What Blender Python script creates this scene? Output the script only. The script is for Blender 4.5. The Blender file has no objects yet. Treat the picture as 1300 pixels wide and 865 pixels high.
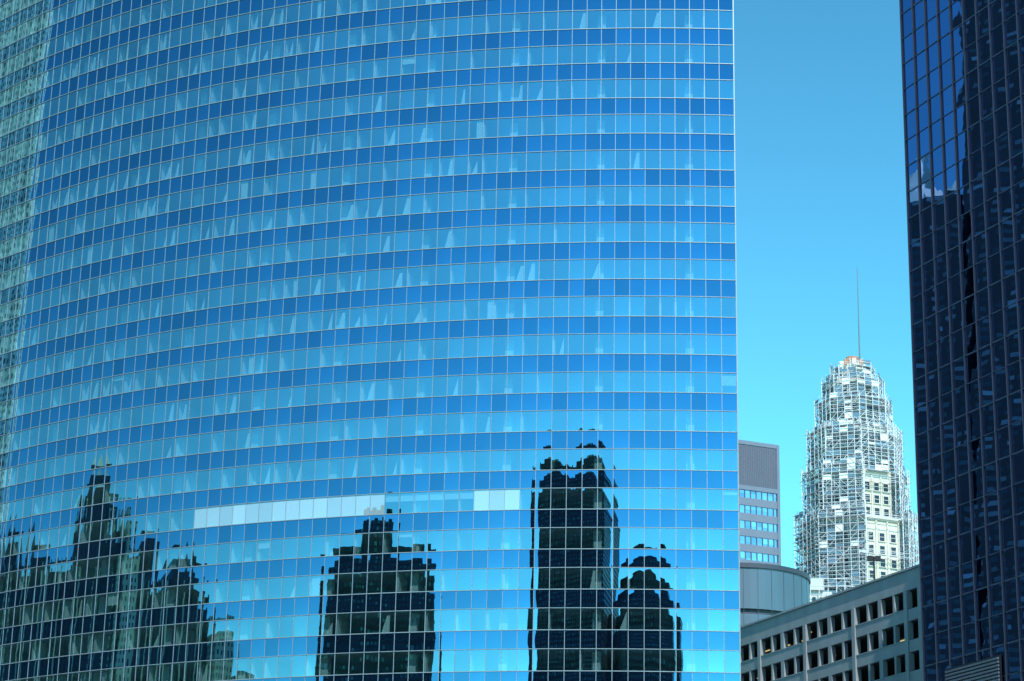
import bpy, math, random
from mathutils import Vector, Matrix
random.seed(7)
R=math.radians
scene=bpy.context.scene

# ------------------------------------------------------------------ helpers
class MB:
    def __init__(s): s.v=[];s.f=[];s.m=[];s.uv=[];s.mats=[]
    def mat(s,m):
        if m not in s.mats: s.mats.append(m)
        return s.mats.index(m)
    def quad(s,pts,m,uv=None):
        n=len(s.v); s.v+= [tuple(p) for p in pts]; s.f.append(tuple(range(n,n+len(pts)))); s.m.append(s.mat(m))
        s.uv.append(uv if uv else [(0.5,0.5)]*len(pts))
    def box(s,c,a,b,d,m):
        c=Vector(c);a=Vector(a);b=Vector(b);d=Vector(d)
        if a.cross(b).dot(d)<0: a=-a
        n=len(s.v)
        for k in (-1,1):
            for (i,j) in((-1,-1),(1,-1),(1,1),(-1,1)):
                s.v.append(tuple(c+a*i+b*j+d*k))
        mi=s.mat(m)
        for f in((0,3,2,1),(4,5,6,7),(0,1,5,4),(1,2,6,5),(2,3,7,6),(3,0,4,7)):
            s.f.append(tuple(n+q for q in f)); s.m.append(mi); s.uv.append([(0.5,0.5)]*4)
    def abox(s,x0,x1,y0,y1,z0,z1,m):
        s.box(((x0+x1)/2,(y0+y1)/2,(z0+z1)/2),((x1-x0)/2,0,0),(0,(y1-y0)/2,0),(0,0,(z1-z0)/2),m)
    def beam(s,p,q,t,m):
        p=Vector(p);q=Vector(q);d=(q-p)
        L=d.length
        if L<1e-4:return
        d.normalize()
        up=Vector((0,0,1)) if abs(d.z)<.9 else Vector((1,0,0))
        a=d.cross(up).normalized(); b=a.cross(d).normalized()
        s.box((p+q)/2,a*t/2,b*t/2,d*L/2,m)
    def prism(s,pts,z0,z1,m,mtop=None):
        n=len(pts)
        for i in range(n):
            a=pts[i];b=pts[(i+1)%n]
            s.quad([(a[0],a[1],z0),(b[0],b[1],z0),(b[0],b[1],z1),(a[0],a[1],z1)],m)
        s.quad([(p[0],p[1],z1) for p in pts],mtop or m)
        s.quad([(p[0],p[1],z0) for p in reversed(pts)],mtop or m)
    def cone(s,pts,z0,z1,m):
        n=len(pts); cx=sum(p[0] for p in pts)/n; cy=sum(p[1] for p in pts)/n
        for i in range(n):
            a=pts[i];b=pts[(i+1)%n]; s.quad([(a[0],a[1],z0),(b[0],b[1],z0),(cx,cy,z1)],m)
    def build(s,name,parent=None,smooth=False):
        me=bpy.data.meshes.new(name); me.from_pydata(s.v,[],s.f)
        for m in s.mats: me.materials.append(m)
        me.polygons.foreach_set('material_index',s.m)
        ul=me.uv_layers.new(name='UVMap'); flat=[]
        for u in s.uv:
            for t in u: flat+= [t[0],t[1]]
        ul.data.foreach_set('uv',flat)
        if smooth: me.polygons.foreach_set('use_smooth',[True]*len(me.polygons))
        me.update()
        o=bpy.data.objects.new(name,me); scene.collection.objects.link(o)
        if parent: o.parent=parent
        return o
def empty(name):
    o=bpy.data.objects.new(name,None); scene.collection.objects.link(o); return o

class NT:
    def __init__(s,name):
        s.m=bpy.data.materials.new(name); s.m.use_nodes=True; s.t=s.m.node_tree; s.t.nodes.clear()
        s.out=s.t.nodes.new('ShaderNodeOutputMaterial')
    def n(s,typ,**k):
        nd=s.t.nodes.new(typ)
        for a,b in k.items(): setattr(nd,a,b)
        return nd
    def l(s,a,b): s.t.links.new(a,b)
    def put(s,inp,v):
        if isinstance(v,bpy.types.NodeSocket): s.l(v,inp)
        else: inp.default_value=v
    def math(s,op,a,b=None,c=None):
        nd=s.n('ShaderNodeMath',operation=op); s.put(nd.inputs[0],a)
        if b is not None: s.put(nd.inputs[1],b)
        if c is not None: s.put(nd.inputs[2],c)
        return nd.outputs[0]
    def vm(s,op,a,b=None,scale=None):
        nd=s.n('ShaderNodeVectorMath',operation=op); s.put(nd.inputs[0],a)
        if b is not None: s.put(nd.inputs[1],b)
        if scale is not None: s.put(nd.inputs['Scale'],scale)
        return nd.outputs['Value'] if op=='DOT_PRODUCT' else nd.outputs[0]
    def mixc(s,f,a,b,bt='MIX'):
        nd=s.n('ShaderNodeMix',data_type='RGBA',blend_type=bt)
        s.put(nd.inputs[0],f); s.put(nd.inputs[6],a); s.put(nd.inputs[7],b); return nd.outputs[2]

def c4(c): return (c[0],c[1],c[2],1)

def plain(name,col,rough=.8,metal=0.,var=.25,scale=.6,streak=True):
    t=NT(name)
    g=t.n('ShaderNodeNewGeometry')
    mp=t.n('ShaderNodeMapping'); mp.inputs['Scale'].default_value=(scale,scale,scale*(.25 if streak else 1))
    t.l(g.outputs['Position'],mp.inputs['Vector'])
    nz=t.n('ShaderNodeTexNoise'); nz.inputs['Scale'].default_value=1; nz.inputs['Detail'].default_value=6
    t.l(mp.outputs[0],nz.inputs['Vector'])
    f=t.math('MULTIPLY_ADD',nz.outputs['Fac'],2*var,1-var)
    cc=t.vm('SCALE',tuple(col),scale=f)
    b=t.n('ShaderNodeBsdfPrincipled'); t.l(cc,b.inputs['Base Color'])
    b.inputs['Roughness'].default_value=rough; b.inputs['Metallic'].default_value=metal
    t.l(b.outputs[0],t.out.inputs[0]); return t.m

def glass(name,refl,fac,back,transparent,center=None,A=.008,B=.003,NZ=.004,varc=.16,backvar=.3):
    """coated curtain-wall glass, slightly pillowed panel by panel"""
    t=NT(name)
    uv=t.n('ShaderNodeUVMap'); uv.uv_map='UVMap'
    fr=t.vm('FRACTION',uv.outputs[0]); fl=t.vm('FLOOR',uv.outputs[0])
    sx=t.n('ShaderNodeSeparateXYZ'); t.l(fr,sx.inputs[0])
    wn=t.n('ShaderNodeTexWhiteNoise',noise_dimensions='2D'); t.l(fl,wn.inputs['Vector'])
    sc=t.n('ShaderNodeSeparateColor'); t.l(wn.outputs['Color'],sc.inputs[0])
    g=t.n('ShaderNodeNewGeometry')
    if center:
        d=t.vm('SUBTRACT',g.outputs['Position'],(center[0],center[1],0))
        d=t.vm('MULTIPLY',d,(1,1,0)); N=t.vm('NORMALIZE',d)
    else: N=g.outputs['True Normal']
    T=t.vm('CROSS_PRODUCT',N,(0,0,1))
    nz=t.n('ShaderNodeTexNoise'); nz.inputs['Scale'].default_value=.55; nz.inputs['Detail'].default_value=3
    t.l(uv.outputs[0],nz.inputs['Vector'])
    ns=t.n('ShaderNodeSeparateColor'); t.l(nz.outputs['Color'],ns.inputs[0])
    amp=t.math('MULTIPLY_ADD',sc.outputs[0],A*1.0,A*.5)
    def k(fu,r,nn):
        a=t.math('MULTIPLY',t.math('SUBTRACT',fu,.5),amp)
        b=t.math('MULTIPLY_ADD',r,B,-B/2)
        c=t.math('MULTIPLY',t.math('SUBTRACT',nn,.5),NZ*2)
        return t.math('ADD',t.math('ADD',a,b),c)
    ku=k(sx.outputs[0],sc.outputs[1],ns.outputs[0]); kv=k(sx.outputs[1],sc.outputs[2],ns.outputs[1])
    nn=t.vm('ADD',N,t.vm('SCALE',T,scale=ku)); nn=t.vm('ADD',nn,t.vm('SCALE',(0,0,1),scale=kv)); nn=t.vm('NORMALIZE',nn)
    gl=t.n('ShaderNodeBsdfGlossy'); gl.inputs['Roughness'].default_value=.005
    t.l(nn,gl.inputs['Normal'])
    col=t.vm('SCALE',tuple(refl),scale=t.math('MULTIPLY_ADD',wn.outputs['Value'],varc,1-varc/2))
    t.l(col,gl.inputs['Color'])
    if transparent:
        bk=t.n('ShaderNodeBsdfTransparent'); bk.inputs[0].default_value=c4(back)
    else:
        bk=t.n('ShaderNodeBsdfDiffuse')
        t.l(t.vm('SCALE',tuple(back),scale=t.math('MULTIPLY_ADD',sc.outputs[1],backvar,1-backvar/2)),bk.inputs[0])
    mx=t.n('ShaderNodeMixShader'); mx.inputs[0].default_value=fac
    t.l(bk.outputs[0],mx.inputs[1]); t.l(gl.outputs[0],mx.inputs[2]); t.l(mx.outputs[0],t.out.inputs[0])
    return t.m

def windowed(name,wall,win,pu,pv,wu,wv,rough=.8):
    """masonry wall with a regular grid of real-size windows"""
    t=NT(name); g=t.n('ShaderNodeNewGeometry')
    T=t.vm('CROSS_PRODUCT',(0,0,1),g.outputs['True Normal'])
    u=t.vm('DOT_PRODUCT',g.outputs['Position'],T)
    s=t.n('ShaderNodeSeparateXYZ'); t.l(g.outputs['Position'],s.inputs[0])
    fu=t.math('FRACT',t.math('DIVIDE',u,pu)); fv=t.math('FRACT',t.math('DIVIDE',s.outputs[2],pv))
    a=t.math('LESS_THAN',t.math('ABSOLUTE',t.math('SUBTRACT',fu,.5)),wu/2)
    b=t.math('LESS_THAN',t.math('ABSOLUTE',t.math('SUBTRACT',fv,.5)),wv/2)
    nz=t.n('ShaderNodeSeparateXYZ'); t.l(g.outputs['True Normal'],nz.inputs[0])
    c=t.math('LESS_THAN',t.math('ABSOLUTE',nz.outputs[2]),.5)
    msk=t.math('MULTIPLY',t.math('MULTIPLY',a,b),c)
    cb=t.n('ShaderNodeCombineXYZ'); t.l(t.math('FLOOR',t.math('DIVIDE',u,pu)),cb.inputs[0]); t.l(t.math('FLOOR',t.math('DIVIDE',s.outputs[2],pv)),cb.inputs[1])
    wn=t.n('ShaderNodeTexWhiteNoise',noise_dimensions='2D'); t.l(cb.outputs[0],wn.inputs['Vector'])
    wc=t.vm('SCALE',tuple(win),scale=t.math('MULTIPLY_ADD',t.math('POWER',wn.outputs['Value'],4.),3.,.5))
    n2=t.n('ShaderNodeTexNoise'); n2.inputs['Scale'].default_value=.15; n2.inputs['Detail'].default_value=5; t.l(g.outputs['Position'],n2.inputs['Vector'])
    wl=t.vm('SCALE',tuple(wall),scale=t.math('MULTIPLY_ADD',n2.outputs['Fac'],.6,.7))
    col=t.mixc(msk,wl,wc)
    p=t.n('ShaderNodeBsdfPrincipled'); t.l(col,p.inputs['Base Color'])
    t.l(t.math('MULTIPLY_ADD',msk,.12-rough,rough),p.inputs['Roughness'])
    t.l(p.outputs[0],t.out.inputs[0]); return t.m

# ------------------------------------------------------------------ camera
F=2950.
cam=bpy.data.cameras.new('camera'); co=bpy.data.objects.new('camera',cam); scene.collection.objects.link(co)
cam.sensor_width=36; cam.lens=36*F/1300; cam.clip_end=20000; cam.clip_start=.5
PITCH=18.2; ROLL=1.2
co.matrix_world=Matrix.Translation((0,0,2.0))@Matrix.Rotation(R(90+PITCH),4,'X')@Matrix.Rotation(R(ROLL),4,'Z')
scene.camera=co

# ------------------------------------------------------------------ light
EL=45.; AZ=15.
sdir=Vector((math.sin(R(AZ))*math.cos(R(EL)),-math.cos(R(AZ))*math.cos(R(EL)),math.sin(R(EL))))
sl=bpy.data.lights.new('sun','SUN'); sl.energy=4.9; sl.angle=R(.5); sl.color=(1,.96,.90)
so=bpy.data.objects.new('sun',sl); scene.collection.objects.link(so); so.rotation_mode='QUATERNION'
so.rotation_quaternion=(-sdir).to_track_quat('-Z','Y'); so.location=(0,-300,400)
w=bpy.data.worlds.new('World'); scene.world=w; w.use_nodes=True; nt=w.node_tree; nt.nodes.clear()
sk=nt.nodes.new('ShaderNodeTexSky'); sk.sky_type='NISHITA'; sk.sun_disc=False; sk.sun_elevation=R(EL); sk.sun_rotation=R(180-AZ)
sk.air_density=1.0; sk.dust_density=0.0; sk.ozone_density=3.
gm=nt.nodes.new('ShaderNodeGamma'); gm.inputs[1].default_value=1.6
mx=nt.nodes.new('ShaderNodeMix'); mx.data_type='RGBA'; mx.blend_type='MULTIPLY'; mx.inputs[0].default_value=1
mx.inputs[7].default_value=(.435,.865,.605,1)
bg=nt.nodes.new('ShaderNodeBackground'); bg.inputs[1].default_value=.15
ow=nt.nodes.new('ShaderNodeOutputWorld')
nt.links.new(sk.outputs[0],gm.inputs[0]); nt.links.new(gm.outputs[0],mx.inputs[6]); nt.links.new(mx.outputs[2],bg.inputs[0]); nt.links.new(bg.outputs[0],ow.inputs[0])
scene.view_settings.view_transform='Standard'; scene.view_settings.look='None'; scene.view_settings.exposure=0

# ------------------------------------------------------------------ materials
PH0=-1.5; RR=112.
CX=22+RR*math.sin(R(PH0)); CY=216+RR*math.cos(R(PH0))
m_vis=glass('vision_glass',(.32,.61,.75),.55,(.58,.82,.86),True,(CX,CY),A=.016,B=.006,NZ=.007,varc=.18)
m_sp=glass('spandrel_glass',(.09,.26,.42),.82,(.006,.020,.06),False,(CX,CY),A=.016,B=.006,NZ=.007,varc=.28)
m_wp=glass('white_infill_panel',(.5,.75,.85),.32,(.34,.46,.50),False,(CX,CY),A=.016,B=.006,NZ=.006,varc=.12)
m_mul=plain('aluminium_mullion',(.28,.36,.41),.4,.3,.1)
m_white=plain('white_partition',(.8,.8,.76),.8,0,.05)
m_ceil=plain('ceiling_tile',(.66,.70,.68),.9,0,.05)
m_carp=plain('carpet',(.20,.23,.24),.95,0,.1)
m_core=plain('core_wall',(.28,.31,.32),.9,0,.2)
m_blind_patch=plain('blind_and_sun_patch',(.88,.88,.80),.9,0,.05)  # blinds, and the sunlit wall patches shaped behind the glass
m_side=glass('side_glass',(.45,.7,.9),.75,(.02,.09,.16),False,None)
m_roof=plain('roof_gravel',(.25,.25,.24),.95,0,.2)

# ------------------------------------------------------------------ curved glass tower
tower=empty('curved_glass_office_tower')
STEP=math.degrees(1.5/RR); NMOD=67; FH=3.9; Z0=.8; NF=37
def arc(i,r=RR):
    p=R(PH0+STEP*i); return (CX-r*math.sin(p),CY-r*math.cos(p))
VB,VT=0.95,3.05   # vision band inside each storey
def is_white(i,k): return k==14 and (23<=i<=36 or 14<=i<=16)
g=MB()
for k in range(NF):
    zb=Z0+k*FH
    rows=[(zb+VB,zb+VT,m_vis,2*k),(zb+VT,zb+FH+VB,m_sp,2*k+1)]
    for i in range(NMOD):
        a=arc(i);b=arc(i+1)
        for (z0,z1,m,r) in rows:
            e=.002
            if m is m_vis and is_white(i,k): m=m_wp
            g.quad([(b[0],b[1],z0),(a[0],a[1],z0),(a[0],a[1],z1),(b[0],b[1],z1)],m,[(i+1-e,r+e),(i+e,r+e),(i+e,r+1-e),(i+1-e,r+1-e)])
ZT=Z0+NF*FH+VB
for i in range(NMOD):
    a=arc(i);b=arc(i+1); g.quad([(b[0],b[1],0),(a[0],a[1],0),(a[0],a[1],Z0+VB),(b[0],b[1],Z0+VB)],m_sp,[(i+.99,-1),(i+.01,-1),(i+.01,-.01),(i+.99,-.01)])
g.build('curtain_wall_glass',tower)
mu=MB()
for i in range(NMOD+1):
    p=R(PH0+STEP*i); n=Vector((-math.sin(p),-math.cos(p),0)); t=Vector((-math.cos(p),math.sin(p),0))
    c=Vector((*arc(i,RR+.012),ZT/2))
    ww=.025 if 0<i<NMOD else .05
    mu.box(c,t*ww,n*.025,(0,0,ZT/2),m_mul)
for k in range(NF+1):
    for (dz,h,pr) in ((VB,.035,.05),(VT,.028,.05)):
        z=Z0+k*FH+dz
        if z>ZT+.1: continue
        for i in range(NMOD):
            a=Vector((*arc(i,RR+.03),z));b=Vector((*arc(i+1,RR+.03),z))
            c=(a+b)/2; d=(b-a)/2; n=Vector((-math.sin(R(PH0+STEP*(i+.5))),-math.cos(R(PH0+STEP*(i+.5))),0))
            mu.box(c,d,n*pr,(0,0,h),m_mul)
mu.build('mullions',tower)
# interiors
it=MB()
def ring(r0,r1,z0,z1,mb,mt):
    for i in range(0,NMOD):
        a0=arc(i,r0);b0=arc(i+1,r0);a1=arc(i,r1);b1=arc(i+1,r1)
        it.quad([(*a0,z0),(*b0,z0),(*b1,z0),(*a1,z0)],mb)
        it.quad([(*a0,z1),(*a1,z1),(*b1,z1),(*b0,z1)],mt)
for k in range(NF):
    zb=Z0+k*FH
    ring(RR-.25,RR-11,zb+VT+.03,zb+FH+.1,m_ceil,m_carp)
    for i in range(NMOD):
        a=arc(i,RR-11);b=arc(i+1,RR-11)
        it.quad([(*a,zb+.1),(*b,zb+.1),(*b,zb+VT),(*a,zb+VT)],m_core)
    def part(i,depth,mat=m_white,th=.06,start=.35):
        p=R(PH0+STEP*i); n=Vector((-math.sin(p),-math.cos(p),0)); t=Vector((-math.cos(p),math.sin(p),0))
        c=Vector((CX,CY,0))+n*(RR-start-depth/2); c.z=zb+(VT+.12)/2
        it.box(c,t*th,n*depth/2,(0,0,(VT-.15)/2),mat)
    for e in (0,NMOD): part(e,10.5)
    i=random.randint(1,3)
    while i<NMOD:
        dens=.7 if i>12 else .35
        if random.random()<dens: part(i,random.choice([1.2,2.5,4.2]),th=random.choice([.05,.08,.14]))
        i+=random.choice([1,2,2,3,3,4])
    for i in range(3,NMOD,6): part(i+.02,.8,m_white,.4,1.0)
    fl_d=random.choice([.06,.10,.17,.26])*(1.0 if k>15 else .35)
    for i in range(NMOD):
        wd=(k==14 and 17<=i<=22)
        z1=zb+VT; H=VT-VB
        if is_white(i,k): continue
        if wd or random.random()<.010:
            dr=.4 if wd else random.choice([.25,.4,.6])
            a=arc(i+.04,RR-.14);b=arc(i+.96,RR-.14); z0=z1-H*dr
            it.quad([(*b,z0),(*a,z0),(*a,z1),(*b,z1)],m_blind_patch)
        elif random.random()<fl_d*(.3 if i<9 else (.75 if i<20 else 1.15)):
            # pale sheet shaped as the sunlit part of an office side wall
            wd_=random.uniform(.25,.6); s=random.choice([.04,.1,.3,.38]); typ=random.random()
            A=arc(i+s,RR-.13);B=arc(i+min(s+wd_,.97),RR-.16)
            zl=zb+VB-.15
            if typ<.5:
                M=arc(i+s+wd_*.35,RR-.14); zm=z1-H*random.uniform(0,.25)
                it.quad([(*B,zl),(*A,zl),(*A,zm),(*M,zm)],m_blind_patch)
            elif typ<.6:
                it.quad([(*B,zl),(*A,zl),(*A,z1),(*B,z1)],m_blind_patch)
            else:
                it.quad([(*B,zl),(*A,zl),(*A,z1-H*random.uniform(0,.4))],m_blind_patch,[(.5,.5)]*3)
it.build('office_interiors',tower)
bk=MB()
EB=arc(NMOD,RR-.02)
foot=[arc(0,RR-.02),(21.5,262),(-48,292),EB]
for j in range(3):
    a=foot[j];b=foot[j+1]; L=math.hypot(b[0]-a[0],b[1]-a[1]); n=int(L/1.5)
    for k in range(NF*2):
        z0=k*FH/2; z1=z0+FH/2
        bk.quad([(a[0],a[1],z0),(b[0],b[1],z0),(b[0],b[1],z1),(a[0],a[1],z1)],m_side,[(0,k),(n,k),(n,k+.99),(0,k+.99)])
bk.build('end_walls',tower)
rf=MB(); pts=[arc(i) for i in range(NMOD,-1,-1)]+[(21.5,262),(-48,292)]
rf.prism(pts,ZT,ZT+1.2,m_mul,m_roof); rf.build('roof_parapet',tower)

# ------------------------------------------------------------------ dark glass tower (right)
dt=empty('dark_glass_office_tower')
m_dg=glass('dark_glass',(.16,.27,.54),.88,(.002,.003,.008),False,None,A=.0022,B=.0014,NZ=.003,varc=.16)
m_dm=plain('dark_bronze_mullion',(.012,.016,.028),.4,.3,.1)
m_dl=plain('dark_floor_trim',(.06,.09,.15),.4,.4,.1)
S=1.215
P0=Vector((33.17,182.3,0)); D=Vector((.397,-.918,0)).normalized(); Nn=Vector((-.918,-.397,0)).normalized()
HT=107; g=MB(); mm=MB()
MW=1.5*S; MH=1.95*S; nm=24
for i in range(nm):
    for k in range(int(HT/MH)):
        a=P0+D*MW*i; b=P0+D*MW*(i+1); z0=k*MH; z1=z0+MH
        g.quad([(a.x,a.y,z0),(b.x,b.y,z0),(b.x,b.y,z1),(a.x,a.y,z1)],m_dg,[(i+.002,k+.002),(i+.998,k+.002),(i+.998,k+.998),(i+.002,k+.998)])
for i in range(nm+1):
    c=P0+D*MW*i+Nn*.06; c.z=HT/2
    mm.box(c,D*.045,Nn*.08,(0,0,HT/2),m_dm)
    c=P0+D*MW*i+Nn*.155; c.z=HT/2
    mm.box(c,D*.03,Nn*.014,(0,0,HT/2),m_dl)
for k in range(int(HT/MH)+1):
    c=P0+D*MW*nm/2+Nn*.025; c.z=k*MH
    mm.box(c,D*MW*nm/2,Nn*.035,(0,0,.05 if k%2 else .03),m_dl)
g.build('glass',dt); mm.build('mullions',dt)
b=MB(); q0=P0-Nn*.03; q1=P0+D*MW*nm-Nn*.03; q2=q1-Nn*40; q3=q0-Nn*40
b.prism([q0[:2],q1[:2],q2[:2],q3[:2]],0,HT-.3,m_dm,m_roof); b.build('core_volume',dt)
lv=MB(); m_lou=plain('louvre',(.13,.16,.21),.5,.3,.15)
for k in range(26):
    c=P0+D*6.7+Nn*.26; c.z=27.8+k*.27
    lv.box(c,D*3.5,Nn*.07,(0,0,.08),m_lou)
c=P0+D*6.7+Nn*.15;c.z=31.2; lv.box(c,D*3.65,Nn*.06,(0,0,3.6),m_dm)
lv.build('ventilation_louvre',dt)

# ------------------------------------------------------------------ grey ribbon-window office
of=empty('grey_ribbon_window_office')
m_gw=plain('grey_metal_cladding',(.15,.18,.25),.6,.1,.12)
m_gl=plain('grey_louvre',(.09,.105,.15),.7,0,.12)
m_gg=glass('ribbon_glass',(.6,.7,.85),.7,(.03,.06,.12),False,None,A=.01,B=.02,NZ=.01,varc=.5)
A0=Vector((67.2,560,0)); U=Vector((-.92,-.39,0)).normalized(); V=Vector((.39,-.92,0)).normalized()
TOP=160.
b=MB(); W=50
b.prism([(A0-V*.4)[:2],(A0-V*35)[:2],(A0+U*W-V*35)[:2],(A0+U*W-V*.4)[:2]],0,TOP-.6,m_gl,m_roof)
def fb(z0,z1,mat,pr=.0,u0=0,u1=W):
    cc=A0+U*(u0+u1)/2-V*.2+V*pr; cc.z=(z0+z1)/2
    b.box(cc,U*(u1-u0)/2,V*.2,(0,0,(z1-z0)/2),mat)
fb(TOP-1.0,TOP,m_gw,.12)
fb(TOP-11.5,TOP-1,m_gl,-.06)
for u in range(0,W*2): fb(TOP-11.5,TOP-1,m_gl,.0,u*.5+.1,u*.5+.4)
fb(TOP-12.6,TOP-11.5,m_gw,.12)
z=TOP-12.6
while z>4:
    for u in range(int(W/1.6)):
        p=A0+U*1.6*u-V*.25; q=A0+U*1.6*(u+1)-V*.25
        b.quad([(q.x,q.y,z-2.0),(p.x,p.y,z-2.0),(p.x,p.y,z),(q.x,q.y,z)],m_gg,[(u+.99,z),(u+.01,z),(u+.01,z+.99),(u+.99,z+.99)])
        fb(z-2.0,z,m_gw,0,u*1.6-.06,u*1.6+.06)
    fb(z-3.9,z-2.0,m_gw,.0); z-=3.9
fb(0,TOP-.2,m_gw,.15,-.15,.6)
b.build('facade',of)

# ------------------------------------------------------------------ round penthouse drum
dr=empty('round_rooftop_rotunda')
m_dr=plain('rotunda_metal_panel',(.10,.17,.23),.4,.3,.12)
m_dd=plain('rotunda_dark_band',(.05,.07,.10),.5,.2,.1)
b=MB(); cx,cy,rad=30.2,301,9.6
def cyl(mb,r,z0,z1,m,n=64,mt=None):
    mb.prism([(cx+r*math.cos(2*math.pi*i/n),cy+r*math.sin(2*math.pi*i/n)) for i in range(n)],z0,z1,m,mt)
cyl(b,rad,0,61.9,m_dr); cyl(b,rad-.4,61.9,62.6,m_dd); cyl(b,rad,62.6,67.9,m_dr); cyl(b,rad+.18,67.9,68.5,m_dd,64,m_roof)
for i in range(32):
    a=2*math.pi*i/32; b.box((cx+rad*math.cos(a),cy+rad*math.sin(a),33.9),(.025*math.sin(a),-.025*math.cos(a),0),(.03*math.cos(a),.03*math.sin(a),0),(0,0,33.9),m_dd)
b.build('drum',dr)

# ------------------------------------------------------------------ parking garage
ga=empty('parking_garage')
m_gc=plain('garage_concrete',(.29,.33,.35),.85,0,.3,.5)
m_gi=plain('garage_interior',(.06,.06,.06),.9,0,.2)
m_lamp=NT('garage_tube_light'); e=m_lamp.n('ShaderNodeEmission'); e.inputs[0].default_value=(1,.8,.35,1); e.inputs[1].default_value=.7; m_lamp.l(e.outputs[0],m_lamp.out.inputs[0]); m_lamp=m_lamp.m
G0=Vector((45.4,234.5,0)); GU=Vector((-.397,.918,0)).normalized(); GN=Vector((-.918,-.397,0)).normalized()
GT=56.6; GL=52.; LV=3.3; OP=2.05
b=MB()
def gb(u0,u1,z0,z1,n0,n1,mat):
    c=G0+GU*(u0+u1)/2+GN*(n0+n1)/2; c.z=(z0+z1)/2
    b.box(c,GU*(u1-u0)/2,GN*(n1-n0)/2,(0,0,(z1-z0)/2),mat)
gb(0,GL,GT-2.1,GT,-.35,.0,m_gc); gb(0,GL,GT,GT+.22,-.5,.18,m_gc)
nl=int((GT-2.1)/LV)
for k in range(nl):
    zt=GT-2.1-k*LV
    gb(0,GL,zt-LV,zt-OP,-.35,-.004,m_gc)       # spandrel
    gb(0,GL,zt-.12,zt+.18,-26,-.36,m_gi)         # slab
    gb(7.6,GL,zt-OP+.004,zt-OP+.12,-.33,.05,m_gc)
    u=7.6; j=0
    while u<GL:
        gb(u,u+(.35 if j%2 else .7),zt-OP,zt,-.55,-.008,m_gc); u+=2.6; j+=1
    gb(0,5.6,zt-OP,zt,-.35,-.004,m_gc)
    for u in range(7,50,4):
        if random.random()<.6:
            n=-random.uniform(2,7); gb(u,u+1.3,zt-.28,zt-.2,n-.08,n+.08,m_lamp)
u=7.6;j=0
while u<GL:
    if j%4==0: gb(u+.03,u+.67,0,GT-2.12,-.3,.14,m_gc)
    u+=2.6;j+=1
gb(5.0,5.6,0,GT-2.12,-.3,.14,m_gc)
gb(0,GL,0,GT-3,-26.4,-26,m_gc); gb(-.35,0,0,GT,-26.4,0,m_gc); gb(GL,GL+.35,0,GT,-26.4,0,m_gc)
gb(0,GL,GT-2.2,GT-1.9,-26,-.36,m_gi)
b.build('structure',ga)
# rooftop lamp
lm=empty('street_lamp'); b=MB(); m_pole=plain('painted_steel',(.03,.035,.04),.4,.5,.1)
lp=G0+GU*21.8-GN*5; z=GT-1.9
def pole(mb,x,y,z0,z1,r0,r1,m,n=10):
    for i in range(n):
        a=2*math.pi*i/n;c=2*math.pi*(i+1)/n
        mb.quad([(x+r0*math.cos(a),y+r0*math.sin(a),z0),(x+r0*math.cos(c),y+r0*math.sin(c),z0),(x+r1*math.cos(c),y+r1*math.sin(c),z1),(x+r1*math.cos(a),y+r1*math.sin(a),z1)],m)
    mb.quad([(x+r1*math.cos(2*math.pi*i/n),y+r1*math.sin(2*math.pi*i/n),z1) for i in range(n)],m)
pole(b,lp.x,lp.y,z,z+6.9,.13,.10,m_pole); b.beam((lp.x-.7,lp.y,z+6.7),(lp.x+.7,lp.y,z+6.7),.10,m_pole)
for s in(-1,1): b.box((lp.x+s*.45,lp.y,z+6.65),(.3,0,.0),(0,.28,0),(0,0,.26),m_pole)
pole(b,lp.x,lp.y,z,z+.5,.25,.2,m_pole); b.build('pole_and_heads',lm)

# ------------------------------------------------------------------ scaffolded tower
st=empty('scaffolded_stone_tower')
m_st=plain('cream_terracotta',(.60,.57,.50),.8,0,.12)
m_st2=plain('gap_dark_terracotta',(.28,.32,.36),.85,0,.3)  # core darkened behind the scaffolding; dark gaps put into the colour
m_wi=plain('window_dark_glass',(.02,.03,.05),.15,0,.3)
m_sc=plain('scaffold_pipe',(.60,.63,.67),.5,.1,.3)
m_pk=plain('scaffold_plank',(.48,.53,.57),.8,0,.3)
m_tp=plain('white_tarp',(.80,.82,.84),.8,0,.15)
m_bl=plain('blue_debris_net',(.12,.23,.32),.9,0,.3)
m_or=plain('weathered_brick_cap',(.46,.22,.13),.8,0,.3)
SX,SY=92.4,600.
def octv(r,j,rot=0):
    a=R(-90+22.5+45*j-22.5+rot); rv=r/math.cos(R(22.5)); return (SX+rv*math.cos(a),SY+rv*math.sin(a))
tiers=[(0,149,15.2),(149,162,13.2),(162,174.5,11.8),(174.5,182.5,9.6),(182.5,188.5,7.8),(188.5,192,5.6)]
core=MB(); scf=MB()
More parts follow.
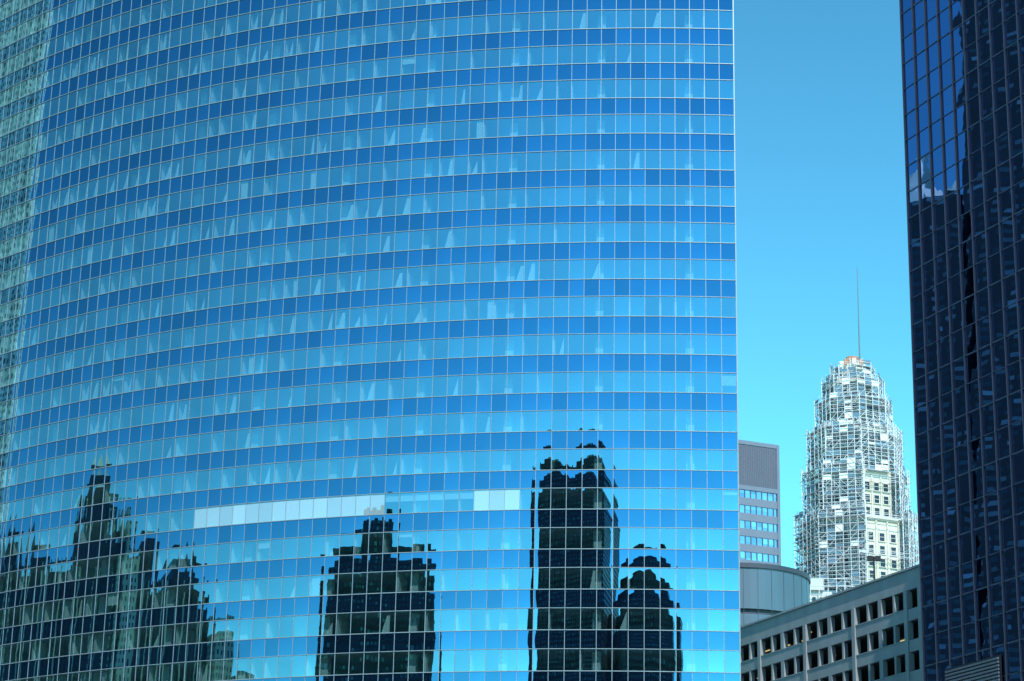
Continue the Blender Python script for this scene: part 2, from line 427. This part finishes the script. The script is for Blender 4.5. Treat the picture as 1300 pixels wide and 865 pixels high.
for (z0,z1,r) in tiers:
    rc=r-(3.0 if r>8 else 2.2)
    over=4.0 if z1<170 else 1.6
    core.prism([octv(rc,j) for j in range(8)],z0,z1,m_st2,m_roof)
    core.prism([octv(rc+.35,j) for j in range(8)],z1-.8,z1+.3,m_st,m_roof)
    zs=max(z0,118)
    for j in range(8):
        a=Vector((*octv(rc,j),0)); bb=Vector((*octv(rc,j+1),0)); d=(bb-a); L=d.length; d.normalize(); n=Vector((d.y,-d.x,0))
        nw=3 if L>7 else 2
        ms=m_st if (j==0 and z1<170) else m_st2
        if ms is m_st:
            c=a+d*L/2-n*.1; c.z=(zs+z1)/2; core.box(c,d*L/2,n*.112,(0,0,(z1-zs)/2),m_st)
        z=zs+1
        while z+2.4<z1-.8:
            for q in range(nw):
                c=a+d*L*(q+.5)/nw
                pt=c+n*.02; pt.z=z+1.1
                core.box(pt,d*.72,n*.02,(0,0,1.05),m_wi)
                for s in(-1,1):
                    pp=c+n*.12+d*s*.85; pp.z=z+1.1; core.box(pp,d*.13,n*.12,(0,0,1.2),ms)
                pp=c+n*.15; pp.z=z-.1; core.box(pp,d*1.1,n*.15,(0,0,.12),ms)
                pp=c+n*.05; pp.z=z+1.15; core.box(pp,d*.72,n*.03,(0,0,.06),ms)
            z+=3.4
        for q in range(nw+1):
            c=a+d*L*q/nw+n*.1; c.z=(zs+z1)/2; core.box(c,d*.22,n*.2,(0,0,(z1-zs)/2),ms)
    for j in range(8):
        for lay,rr in ((0,r),(1,r-1.5)):
            a=Vector((*octv(rr,j),0)); bb=Vector((*octv(rr,j+1),0)); d=(bb-a); L=d.length; d.normalize(); n=Vector((d.y,-d.x,0))
            nv=max(2,int(L/1.9))
            z=zs
            openf=(j==0 and z1<170)
            lifts=[]
            while z<z1+(2.0 if z1<170 else .8): lifts.append(z); z+=2.05
            for q in range(nv+1):
                if openf and 0<q<nv: continue
                p=a+d*L*q/nv; top=z1+random.uniform(.5,over)
                jx=Vector((random.uniform(-.2,.2),random.uniform(-.2,.2),0))
                scf.beam((p.x,p.y,zs),(p.x+jx.x,p.y+jx.y,top),.13,m_sc)
            for zi,z in enumerate(lifts):
                skip=openf and (zi%5)
                if skip: continue
                for hz in (0,1.0):
                    if hz and random.random()<.3: continue
                    e=random.uniform(-.3,1.5 if z1<180 else .6)
                    scf.beam(a-d*e+Vector((0,0,z+hz)),bb+d*e+Vector((0,0,z+hz)),.11,m_sc)
                if lay==0 and not openf:
                    c=a+d*L/2-n*.75; c.z=z-.1
                    if random.random()<.8: scf.box(c,d*L/2*random.uniform(.6,1.0),n*.6,(0,0,.06),m_pk)
                    for q in range(nv):
                        if random.random()<.45:
                            p=a+d*L*q/nv; p2=a+d*L*(q+1)/nv
                            if random.random()<.5:p,p2=p2,p
                            scf.beam(p+Vector((0,0,z)),p2+Vector((0,0,z+2.05)),.10,m_sc)
                        rr_=random.random()
                        if rr_<.36:
                            p=a+d*L*(q+.5)/nv; p.z=z+random.uniform(.5,1.1)
                            scf.box(p-n*.1,d*L/nv*.48,n*.02,(0,0,random.uniform(.3,.9)),m_tp if rr_<.10 else m_bl)
core.prism([octv(2.8,j) for j in range(8)],192,194,m_st,m_or)
for j in range(8):
    x,y=octv(2.7,j); core.box((x,y,194.4),(.5,0,0),(0,.5,0),(0,0,.8),m_or if j%2 else m_tp)
core.prism([octv(1.6,j) for j in range(8)],194,196.4,m_or,m_or)
for q in range(10):
    a=2*math.pi*q/10; scf.beam((SX+3.7*math.cos(a),SY+3.7*math.sin(a),191),(SX+3.4*math.cos(a),SY+3.4*math.sin(a),194+random.random()*1.5),.13,m_sc)
core.build('stone_shaft',st); scf.build('scaffolding',st)
an=MB(); m_an=plain('grey_steel_mast',(.14,.18,.22),.5,.3,.1)
pole(an,SX+1.9,SY-1,190,205,.24,.18,m_an); pole(an,SX+1.9,SY-1,205,222,.16,.09,m_an)
an.build('antenna_mast',st)
# low white rooftop building in front
lw=empty('white_rooftop_building'); b=MB(); m_lw=plain('white_stucco',(.5,.52,.52),.8,0,.15)
b.abox(66,74,520,540,0,114.5,m_lw); b.abox(69,72,519,538,114.5,117.2,m_lw); b.abox(74,86,522,540,0,112,m_lw); b.abox(78,80,521,530,112,115.5,m_lw)
for i in range(5): b.box((67+i*1.45,519.9,112),(.4,0,0),(0,.05,0),(0,0,1),m_wi)
for i in range(9): b.beam((67+i*2,519,108),(67+i*2,519,114.5+random.random()*4),.12,m_sc)
for z in(113.5,115.5,117.2): b.beam((66,519,z),(80,519,z),.12,m_sc)
b.build('volumes',lw)

# ------------------------------------------------------------------ buildings behind the viewer (seen mirrored)
PIV=Vector((22,216,0))
def turned(name):
    o=empty(name); o.matrix_world=Matrix.Translation(PIV)@Matrix.Rotation(R(7),4,'Z')@Matrix.Translation(-PIV); return o
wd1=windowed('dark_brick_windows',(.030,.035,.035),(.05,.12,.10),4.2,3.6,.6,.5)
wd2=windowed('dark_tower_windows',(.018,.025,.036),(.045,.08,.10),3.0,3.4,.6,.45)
wd3=windowed('painted_shade_limestone',(.055,.065,.055),(.012,.016,.016),5.0,4.4,.45,.62)  # dark copy: shade on the hall's front put into the stone colour
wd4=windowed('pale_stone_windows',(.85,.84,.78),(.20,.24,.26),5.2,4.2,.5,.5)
lit=windowed('painted_sun_limestone',(.55,.60,.42),(.04,.05,.05),4.2,4.0,.42,.55)  # pale copy: sunlight on the hall's right sides put into the colour
m_cr=plain('white_crown_stone',(.85,.84,.80),.7,0,.08)
def ngon(x,y,r,n=8,rot=22.5): return [(x+r*math.cos(R(rot+360*i/n)),y+r*math.sin(R(rot+360*i/n))) for i in range(n)]
o=turned('twin_crowned_apartment_tower'); b=MB()
b.abox(-113,-62,-90,-50,0,136.5,wd2)
for (x0,x1) in((-109,-93),(-82,-66)): b.abox(x0,x1,-80,-53,136.5,140.5,wd2); b.abox(x0+4,x1-4,-76,-56,140.5,142.5,lit)
for x in range(-113,-61,7): b.abox(x-.5,x+.5,-50,-49.2,0,137.5,wd2)
b.abox(-113.6,-61.4,-90.5,-49.5,133.5,135,wd2); b.build('volumes',o)
o=turned('octagonal_tower'); b=MB()
b.prism(ngon(-36,-75,26),0,106,wd2); b.prism(ngon(-36,-75,20),106,112,wd2); b.prism(ngon(-36,-75,12),112,117,wd2); b.prism(ngon(-36,-75,5),117,119.5,wd2); b.build('volumes',o)
o=turned('dark_brick_office_block'); b=MB()
cc=Vector((-150,76,0)); fn=Vector((.69,.73,0)).normalized(); ft=Vector((-fn.y,fn.x,0))
def rb(u0,u1,n0,n1,z0,z1,m):
    c=cc+ft*(u0+u1)/2+fn*(n0+n1)/2; c.z=(z0+z1)/2; b.box(c,ft*(u1-u0)/2,fn*(n1-n0)/2,(0,0,(z1-z0)/2),m)
rb(-33,31,-40,0,0,96,wd1); rb(-27,25,-38,-2,96,100,wd1); rb(-9,9,-30,-6,100,107,wd1); rb(-7,-2,-26,-10,107,110,wd1); rb(2,6,-26,-10,107,109,wd1)
for k in range(3,98,9): rb(-33.4,31.4,-.1,.5,k,k+1.4,wd3)
b.build('volumes',o)
o=turned('limestone_merchandise_hall'); b=MB()
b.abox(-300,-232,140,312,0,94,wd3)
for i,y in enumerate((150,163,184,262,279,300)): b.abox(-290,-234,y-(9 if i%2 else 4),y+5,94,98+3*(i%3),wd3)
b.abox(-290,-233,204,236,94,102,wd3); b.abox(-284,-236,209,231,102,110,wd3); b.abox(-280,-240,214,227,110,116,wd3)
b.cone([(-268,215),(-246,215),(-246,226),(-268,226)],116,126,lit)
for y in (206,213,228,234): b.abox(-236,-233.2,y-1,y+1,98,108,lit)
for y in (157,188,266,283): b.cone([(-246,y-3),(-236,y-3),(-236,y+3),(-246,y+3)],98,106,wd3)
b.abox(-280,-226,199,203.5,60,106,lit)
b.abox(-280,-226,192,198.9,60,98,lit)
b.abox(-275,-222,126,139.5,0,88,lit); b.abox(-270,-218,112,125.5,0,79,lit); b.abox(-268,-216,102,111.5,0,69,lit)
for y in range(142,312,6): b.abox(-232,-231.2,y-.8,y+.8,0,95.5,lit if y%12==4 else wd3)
b.build('volumes',o)
o=empty('pale_stone_tower'); b=MB(); b.abox(-340,-310,263,350,0,290,wd4)
for y in range(264,350,12): b.abox(-310,-307.5,y,y+5,0,282,wd4)
b.build('volumes',o)
o=empty('black_skyscraper'); b=MB(); b.abox(-440,-400,388,442,0,420,wd2); b.build('volumes',o)
o=empty('white_crowned_tower'); b=MB(); b.abox(-430,-400,444,484,0,278,wd2)
b.prism(ngon(-406,462,5.0),278,283,m_cr); b.prism(ngon(-406,462,3.4),283,289,m_cr); b.cone(ngon(-406,462,3.0),289,299,m_cr)
for (x,y) in((-402,447),(-402,454),(-402,470),(-404,478)): b.prism(ngon(x,y,1.3),278,281,m_cr); b.cone(ngon(x,y,1.3),281,286,m_cr)
b.build('volumes',o)

# ------------------------------------------------------------------ ground, river, street
b=MB(); m_g=plain('ground_paving',(.22,.22,.21),.9,0,.2,.2,False); b.quad([(-6000,-6000,0),(6000,-6000,0),(6000,6000,0),(-6000,6000,0)],m_g); b.build('ground')
b=MB(); t=NT('river_water'); p=t.n('ShaderNodeBsdfPrincipled'); p.inputs['Base Color'].default_value=(.02,.07,.06,1); p.inputs['Roughness'].default_value=.06
nz=t.n('ShaderNodeTexNoise'); nz.inputs['Scale'].default_value=.6; bp=t.n('ShaderNodeBump'); bp.inputs['Strength'].default_value=.3; t.l(nz.outputs[0],bp.inputs['Height']); t.l(bp.outputs[0],p.inputs['Normal']); t.l(p.outputs[0],t.out.inputs[0])
b.quad([(-110,80,.004),(20,80,.004),(20,170,.004),(-110,200,.004)],t.m); b.build('river')
b=MB(); m_a=plain('asphalt',(.05,.05,.052),.9,0,.2,1,False)
b.quad([(-300,-22,.004),(300,-22,.004),(300,-6,.004),(-300,-6,.004)],m_a); b.build('road')
b=MB(); m_k=plain('kerb_concrete',(.35,.35,.33),.9); b.abox(-300,300,-6,-5.7,0,.13,m_k); b.abox(-300,300,-22.3,-22,0,.13,m_k); b.build('kerb')
b=MB(); m_p=plain('road_paint',(.75,.75,.72),.7)
for x in range(-300,300,9): b.quad([(x,-14.08,.008),(x+3,-14.08,.008),(x+3,-13.92,.008),(x,-13.92,.008)],m_p)
b.build('road_markings')
